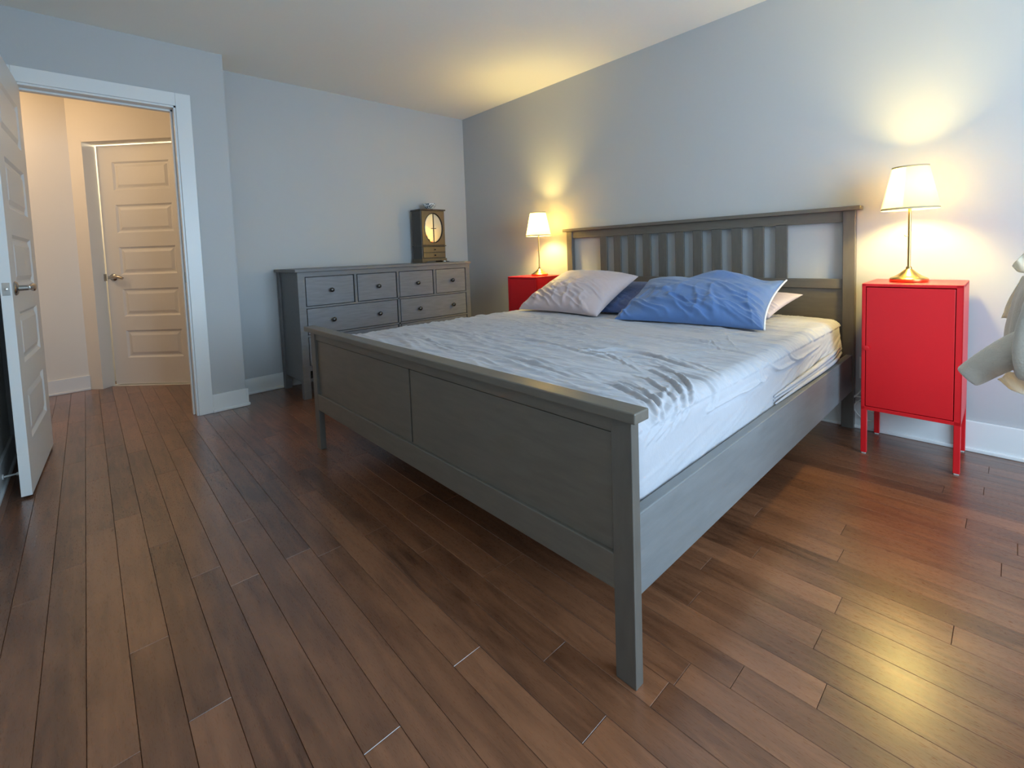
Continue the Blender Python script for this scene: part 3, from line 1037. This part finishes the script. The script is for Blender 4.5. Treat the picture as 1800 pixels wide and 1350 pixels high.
for sd in (-1, 1):
    # door leaf with half an oval cut out
    bm = B()
    a0, a1 = (JY0 + .006, ymid - .0008) if sd < 0 else (ymid + .0008, JY1 - .006)
    seam = a1 if sd < 0 else a0
    outer = a0 if sd < 0 else a1
    n = 28
    arc = [(seam + sd * ra * math.sin(math.pi * i / n), zc + rb * math.cos(math.pi * i / n)) for i in range(n + 1)]
    z0, z1 = JZ + .168, JZ + .484
    def ring(x):
        A = [bm.verts.new((x, y, z)) for y, z in arc]
        O = []
        for i in range(n + 1):
            th = math.pi * i / n
            if th < math.pi / 4: p = (seam + (outer - seam) * math.tan(th), z1)
            elif th > 3 * math.pi / 4: p = (seam + (outer - seam) * math.tan(math.pi - th), z0)
            else: p = (outer, (z0 + z1) / 2 + (z1 - z0) / 2 / math.tan(th))
            O.append(bm.verts.new((x, *p)))
        return A, O
    Af, Of = ring(JX1 + .004); Ab, Ob = ring(JX1 - .007)
    for i in range(n):
        bm.faces.new((Af[i], Af[i + 1], Of[i + 1], Of[i])); bm.faces.new((Af[i], Ab[i], Ab[i + 1], Af[i + 1])); bm.faces.new((Of[i], Of[i + 1], Ob[i + 1], Ob[i]))
    bmesh.ops.recalc_face_normals(bm, faces=bm.faces)
    dl = obj('door', bm, M['jboxf'], jb)
    bm = B()
    cen = bm.verts.new((JX1 + .0005, seam + sd * .01, zc))
    x = JX1 + .0005
    rin = [bm.verts.new((x + .0012, seam + sd * (ra - .012) * math.sin(math.pi * i / n) + sd * .001, zc + (rb - .014) * math.cos(math.pi * i / n))) for i in range(n + 1)]
    rou = [bm.verts.new((x - .0015, seam + sd * ra * math.sin(math.pi * i / n), zc + rb * math.cos(math.pi * i / n))) for i in range(n + 1)]
    bm.faces.new(rin)
    for i in range(n):
        bm.faces.new((rin[i], rin[i + 1], rou[i + 1], rou[i]))
    bm.verts.remove(cen)
    bmesh.ops.recalc_face_normals(bm, faces=bm.faces)
    obj('mirror', bm, M['mirror'], dl)
    bm = B(); tube(bm, [(JX1 + .0045, seam + sd * ra * math.sin(math.pi * i / n), zc + rb * math.cos(math.pi * i / n)) for i in range(n + 1)], .0028, 8); obj('oval_rim', bm, M['iron'], dl)
    bm = B(); tube(bm, [(JX1 + .002, seam + sd * .004, zc - .004), (JX1 + .010, seam + sd * .010, zc - .004), (JX1 + .010, seam + sd * .022, zc - .004)], .0028, 8); obj('handle', bm, M['iron'], dl)
    bm = B(); box(bm, JX1 + .0005, JX1 + .0055, seam - .0008 + sd * .001, seam + sd * .003, zc - rb, zc + rb); obj('stile', bm, M['jbox'], dl)
for z0, z1 in ((.098, .145), (.044, .090)):
    bm = B(); box(bm, JX1 - .006, JX1 + .003, JY0 + .010, JY1 - .010, JZ + z0, JZ + z1, .002); d = obj('drawer', bm, M['jboxf'], jb)
    bm = B(); lathe(bm, [(.003, JX1 + .002), (.003, JX1 + .008), (.0075, JX1 + .013), (.006, JX1 + .018), (.001, JX1 + .020)], (0, ymid, JZ + (z0 + z1) / 2), 14, 'x'); obj('knob', bm, M['iron'], d, smooth=True)


# bowl on the cabinet, blue and white pattern
def bowl_mat():
    m = mat('blue_white_porcelain', (0.6, 0.62, 0.64), 0.2, coat=0.3)
    nt = m.node_tree
    v = nt.nodes.new('ShaderNodeTexVoronoi'); v.inputs['Scale'].default_value = 75
    tc = nt.nodes.new('ShaderNodeTexCoord'); nt.links.new(tc.outputs['Object'], v.inputs['Vector'])
    r = nt.nodes.new('ShaderNodeValToRGB'); r.color_ramp.interpolation = 'CONSTANT'
    r.color_ramp.elements[0].color = (.05, .09, .13, 1); r.color_ramp.elements[1].position = .45; r.color_ramp.elements[1].color = (.62, .66, .68, 1)
    nt.links.new(v.outputs['Distance'], r.inputs[0]); nt.links.new(r.outputs[0], nt.nodes['Principled BSDF'].inputs['Base Color'])
    return m


bm = B()
zb = JZ + .5045
lathe(bm, [(.001, .002), (.024, 0), (.026, .006), (.044, .018), (.058, .036), (.066, .058), (.062, .058), (.054, .037), (.036, .019), (.02, .010), (.001, .009)], (.145, -.555, zb), 32)
tag(obj('bowl', bm, bowl_mat(), None, smooth=True, origin=(.145, -.555, zb)), 'small blue and white patterned bowl on top of the jewellery cabinet', 'bowl')

# a little white plug with its dark cord beside the cabinet
cd = thing('cord', 'short dark cord with a small white plug at the foot of the cabinet', 'cord', (.24, -.47, DH))
bm = B(); lathe(bm, [(.001, 0), (.012, .001), (.014, .006), (.008, .012), (.001, .014)], (.245, -.475, DH + .0005), 16); obj('plug', bm, M['plastic'], cd, smooth=True)
bm = B(); tube(bm, spline([(.245, -.462, DH + .004), (.26, -.44, DH + .004), (.23, -.415, DH + .004), (.15, -.405, DH + .004), (.05, -.40, DH + .004)], 6), .003, 6); obj('cable', bm, M['rubber'], cd, smooth=True)


# ------------------------------------------------------------------ nightstands
NW, NH = 0.338, 0.811
NX, NY = 3.457, -0.368
ns = thing('nightstand', 'red metal cabinet on legs right of the bed, beside the grey robe', 'nightstand', (NX, NY, 0), 'red metal bedside cabinets')
x0, x1, y0, y1 = NX, NX + NW, NY, NY + NW
zb0, zt0 = .214, NH
bm = B()
t = .004
box(bm, x0, x0 + t, y0, y1, zb0, zt0, .001); box(bm, x1 - t, x1, y0, y1, zb0, zt0, .001); box(bm, x0, x1, y1 - t, y1, zb0, zt0, .001)
box(bm, x0, x1, y0 + .002, y1, zb0, zb0 + .014, .001); box(bm, x0, x1, y0, y1, zt0 - .014, zt0, .0025)
box(bm, x0, x0 + .014, y0, y0 + .016, zb0, zt0, .001); box(bm, x1 - .022, x1, y0, y0 + .016, zb0, zt0, .001); box(bm, x0, x1, y0, y0 + .016, zb0, zb0 + .016, .001)
obj('body', bm, M['red'], ns)
bm = B(); box(bm, x0 + .0165, x1 - .0245, y0 + .001, y0 + .017, zb0 + .019, zt0 - .0175, .0015)
dn = obj('door', bm, M['red'], ns)
bm = B(); tube(bm, [(x0 + .020 + .0, y0 + .001, .511), (x0 + .020, y0 - .010, .511)], .005, 10)
rg = [(x0 + .021 + .011 * math.cos(a), y0 - .012, .511 + .011 * math.sin(a)) for a in [2 * math.pi * i / 20 for i in range(20)]]
lathe(bm, [(.008, y0 - .016), (.0115, y0 - .015), (.0115, y0 - .010), (.008, y0 - .009)], (x0 + .021, 0, .511), 18, 'y')
obj('knob', bm, M['red'], dn, smooth=40)
for (a, b) in ((x0, y0), (x1 - .022, y0), (x0, y1 - .022), (x1 - .022, y1 - .022)):
    bm = B(); box(bm, a, a + .022, b, b + .022, .006, zb0 + .002, .002); lg = obj('leg', bm, M['red'], ns)
    bm = B(); box(bm, a + .003, a + .019, b + .003, b + .019, 0, .007, .001); obj('foot_cap', bm, M['plastic'], lg)
ns2 = dup(ns, (1.018, NY, 0), 'red metal cabinet left of the bed, half hidden behind the pink pillow')


# ------------------------------------------------------------------ lamps
LX, LY = 3.601, -0.19
def lamp():
    r = thing('table_lamp', 'lit brass table lamp on the red cabinet beside the grey robe', 'lamp', (LX, LY, NH), 'brass bedside lamps')
    c = (LX, LY, NH)
    bm = B(); lathe(bm, [(.001, .0006), (.069, .0006), (.071, .004), (.071, .014), (.067, .019), (.058, .023), (.046, .030), (.036, .038), (.025, .048), (.017, .056), (.012, .060), (.011, .066), (.009, .071), (.001, .072)], c, 40); obj('base', bm, M['brass'], r, smooth=35)
    bm = B(); lathe(bm, [(.006, .07), (.006, .352)], c, 16); obj('rod', bm, M['brass'], r, smooth=40)
    bm = B(); tube(bm, spline([(LX - .004, LY - .004, NH + .216), (LX - .012, LY - .008, NH + .213), (LX - .017, LY - .010, NH + .219)], 4), .002, 8); obj('switch', bm, M['brass'], r, smooth=True)
    bm = B(); lathe(bm, [(.015, .352), (.015, .365), (.012, .40), (.012, .41)], c, 16); obj('socket', bm, M['brass'], r, smooth=40)
    bm = B(); lathe(bm, [(.106, .338), (.066, .533), (.0648, .533), (.1045, .339)], c, 56, cap=False)
    sh = obj('lamp_shade', bm, M['shade'], r, smooth=60)
    bm = B(); lathe(bm, [(.1066, .336), (.1048, .345), (.1036, .345), (.1052, .336), (.1066, .336)], c, 56, cap=False); obj('trim_band', bm, M['band'], sh, smooth=60)
    bm = B(); lathe(bm, [(.0676, .528), (.0664, .535), (.0640, .535), (.0652, .528), (.0676, .528)], c, 56, cap=False)
    obj('trim_band', bm, M['band'], sh, smooth=60)
    bm = B()
    for k in range(3):
        a = k * 2.094 + .4
        tube(bm, [(LX, LY, NH + .50), (LX + .0655 * math.cos(a), LY + .0655 * math.sin(a), NH + .53)], .0015, 6)
    obj('shade_spider', bm, M['brass'], sh)
    return r


la = lamp()
LLX = 1.228
la2 = dup(la, (LLX, -.19, NH), 'lit brass table lamp on the red cabinet behind the pink pillow, near the corner')
for x, nm in ((LX, 'lamp_bulb_right'), (LLX, 'lamp_bulb_left')):
    point_light(nm, (x, LY, NH + .425), LAMP_POWER, LAMP_COL, 0.042)

# ------------------------------------------------------------------ outlet and cable between bed and right cabinet
ol = thing('wall_outlet', 'white outlet plate low on the wall between the bed and the red cabinet', 'outlet', (3.425, 0, .33))
bm = B(); box(bm, 3.385, 3.460, -.006, 0, .272, .390, .002); obj('plate', bm, M['plastic'], ol)
bm = B(); box(bm, 3.400, 3.445, -.009, -.005, .30, .362, .002); obj('socket', bm, M['plastic'], ol)
bm = B()
pts = spline([(3.43, -.012, .315), (3.425, -.03, .26), (3.400, -.04, .215), (3.365, -.035, .170), (3.352, -.035, .190), (3.375, -.03, .178), (3.43, -.03, .178), (3.395, -.03, .16), (3.372, -.03, .13), (3.372, -.03, .10), (3.40, -.03, .066), (3.44, -.03, .058), (3.465, -.03, .075), (3.45, -.03, .105), (3.42, -.03, .125), (3.45, -.02, .20), (3.53, -.02, .23), (3.56, -.018, .5), (3.57, -.02, .815)], 6)
tube(bm, pts, .0035, 8)
tag(obj('power_cord', bm, M['plastic'], None, smooth=True, origin=(3.43, -.012, .315)), 'white cord looping down behind the red cabinet beside the bed post', 'cord')

# ------------------------------------------------------------------ robe on a chair at the right edge
ch = thing('side_chair', 'wooden chair under the grey robe at the right edge', 'chair', (4.18, -1.05, 0))
for x, y, h in ((4.02, -1.22, .88), (4.02, -.86, .88), (4.40, -1.22, .45), (4.40, -.86, .45)):
    bm = B(); box(bm, x - .017, x + .017, y - .017, y + .017, 0, h, .004); obj('leg', bm, M['chairw'], ch)
bm = B(); box(bm, 4.0, 4.43, -1.25, -.83, .43, .455, .006); obj('seat', bm, M['chairw'], ch)
bm = B(); box(bm, 4.008, 4.032, -1.205, -.875, .80, .87, .004); box(bm, 4.008, 4.032, -1.205, -.875, .62, .67, .004); obj('backrest', bm, M['chairw'], ch)

rb = thing('robe', 'grey fleece robe draped at the right edge with one sleeve sticking out', 'robe', (4.0, -1.05, .6))


def drape(name, prof_, width, yc, yh, seed):
    """hanging mass of cloth: prof_ lists (z, x of the left edge)"""
    nu, nv = 80, 70
    z = np.linspace(prof_[0][0], prof_[-1][0], nv)
    xl = np.interp(z, [p[0] for p in prof_], [p[1] for p in prof_])
    k = np.ones(9) / 9
    xl = np.convolve(np.pad(xl, 4, mode='edge'), k, mode='valid')
    t = np.linspace(0, 1, nv)
    cap_ = np.clip(np.minimum(t, 1 - t) / .07, 0, 1) ** .5
    A, T = np.meshgrid(np.linspace(0, 2 * math.pi, nu), t, indexing='ij')
    hw = width / 2 * np.maximum(cap_, .05)
    fold = .007 * np.sin(A * 5 + seed + 1.6 * T) + .004 * np.sin(A * 9 - 3 * T + seed)
    x = xl[None] + width / 2 + np.cos(A) * (hw[None] + fold * cap_[None])
    y = yc + np.sin(A) * (yh + fold) * np.maximum(cap_, .2)[None]
    zz = np.repeat(z[None], nu, 0) + .010 * np.sin(A * 3 + seed) * (1 - T) ** 2
    return grid_obj(name, np.stack([x, y, zz], -1), M['robe'], rb)


drape('body', [(.580, 3.948), (.598, 3.932), (.631, 3.923), (.680, 3.916), (.715, 3.913), (.767, 3.918), (.835, 3.928), (.885, 3.946), (.925, 3.975)], .22, -.99, .15, .4)
drape('lapel', [(.605, 3.956), (.624, 3.946), (.662, 3.936), (.708, 3.933), (.771, 3.938), (.834, 3.950), (.900, 3.985)], .20, -1.19, .06, 2.0)
bm = B()
pts = spline([(3.985, -1.12, .715), (3.945, -1.125, .690), (3.924, -1.13, .676), (3.884, -1.13, .638), (3.851, -1.13, .603), (3.843, -1.13, .595)], 5)
n = len(pts)
tube(bm, pts, [.050 - .021 * i / (n - 1) for i in range(n)], 32)
bm.faces.ensure_lookup_table()
bmesh.ops.inset_individual(bm, faces=[bm.faces[-1]], thickness=.007, depth=-.006)
obj('sleeve', bm, M['robe'], rb, smooth=55)

sh_ = thing('white_shirt', 'white cotton garment under the grey robe, lamplit corner at top and pale hem below', 'garment', (4.0, -.95, .6))


def flap(name, P, thick=.004):
    P = [[Vector(p) for p in row] for row in P]
    arr = np.array([[tuple(p) for p in row] for row in P])
    n = 14
    nr, nc = arr.shape[:2]
    # bilinear-resample
    out = np.zeros((n, n, 3))
    for i in range(n):
        for j in range(n):
            a = i / (n - 1) * (nr - 1); b = j / (n - 1) * (nc - 1)
            i0 = min(int(a), nr - 2); j0 = min(int(b), nc - 2); fa = a - i0; fb = b - j0
            out[i, j] = arr[i0, j0] * (1 - fa) * (1 - fb) + arr[i0 + 1, j0] * fa * (1 - fb) + arr[i0, j0 + 1] * (1 - fa) * fb + arr[i0 + 1, j0 + 1] * fa * fb
            out[i, j, 1] += .006 * math.sin(i * .7 + j * .5)
    o = grid_obj(name, out, M['shirt'], sh_)
    md = o.modifiers.new('thick', 'SOLIDIFY'); md.thickness = .0015
    return o


flap('collar', [[(3.926, -.95, .917), (3.940, -.95, .899), (3.99, -.95, .890)], [(3.935, -.95, .935), (3.955, -.95, .930), (4.0, -.95, .92)], [(3.950, -.95, .957), (3.975, -.95, .965), (4.02, -.95, .965)]])
flap('front_edge', [[(3.907, -.95, .755), (3.918, -.95, .756), (3.97, -.95, .758)], [(3.925, -.95, .826), (3.940, -.95, .826), (3.98, -.95, .826)], [(3.949, -.95, .887), (3.965, -.95, .890), (4.0, -.95, .895)]])
flap('hem', [[(3.903, -1.0, .571), (3.930, -1.0, .546), (3.965, -1.0, .532)], [(3.912, -1.0, .579), (3.941, -1.0, .569), (3.975, -1.0, .56)], [(3.925, -1.0, .600), (3.95, -1.0, .60), (3.99, -1.0, .60)]])
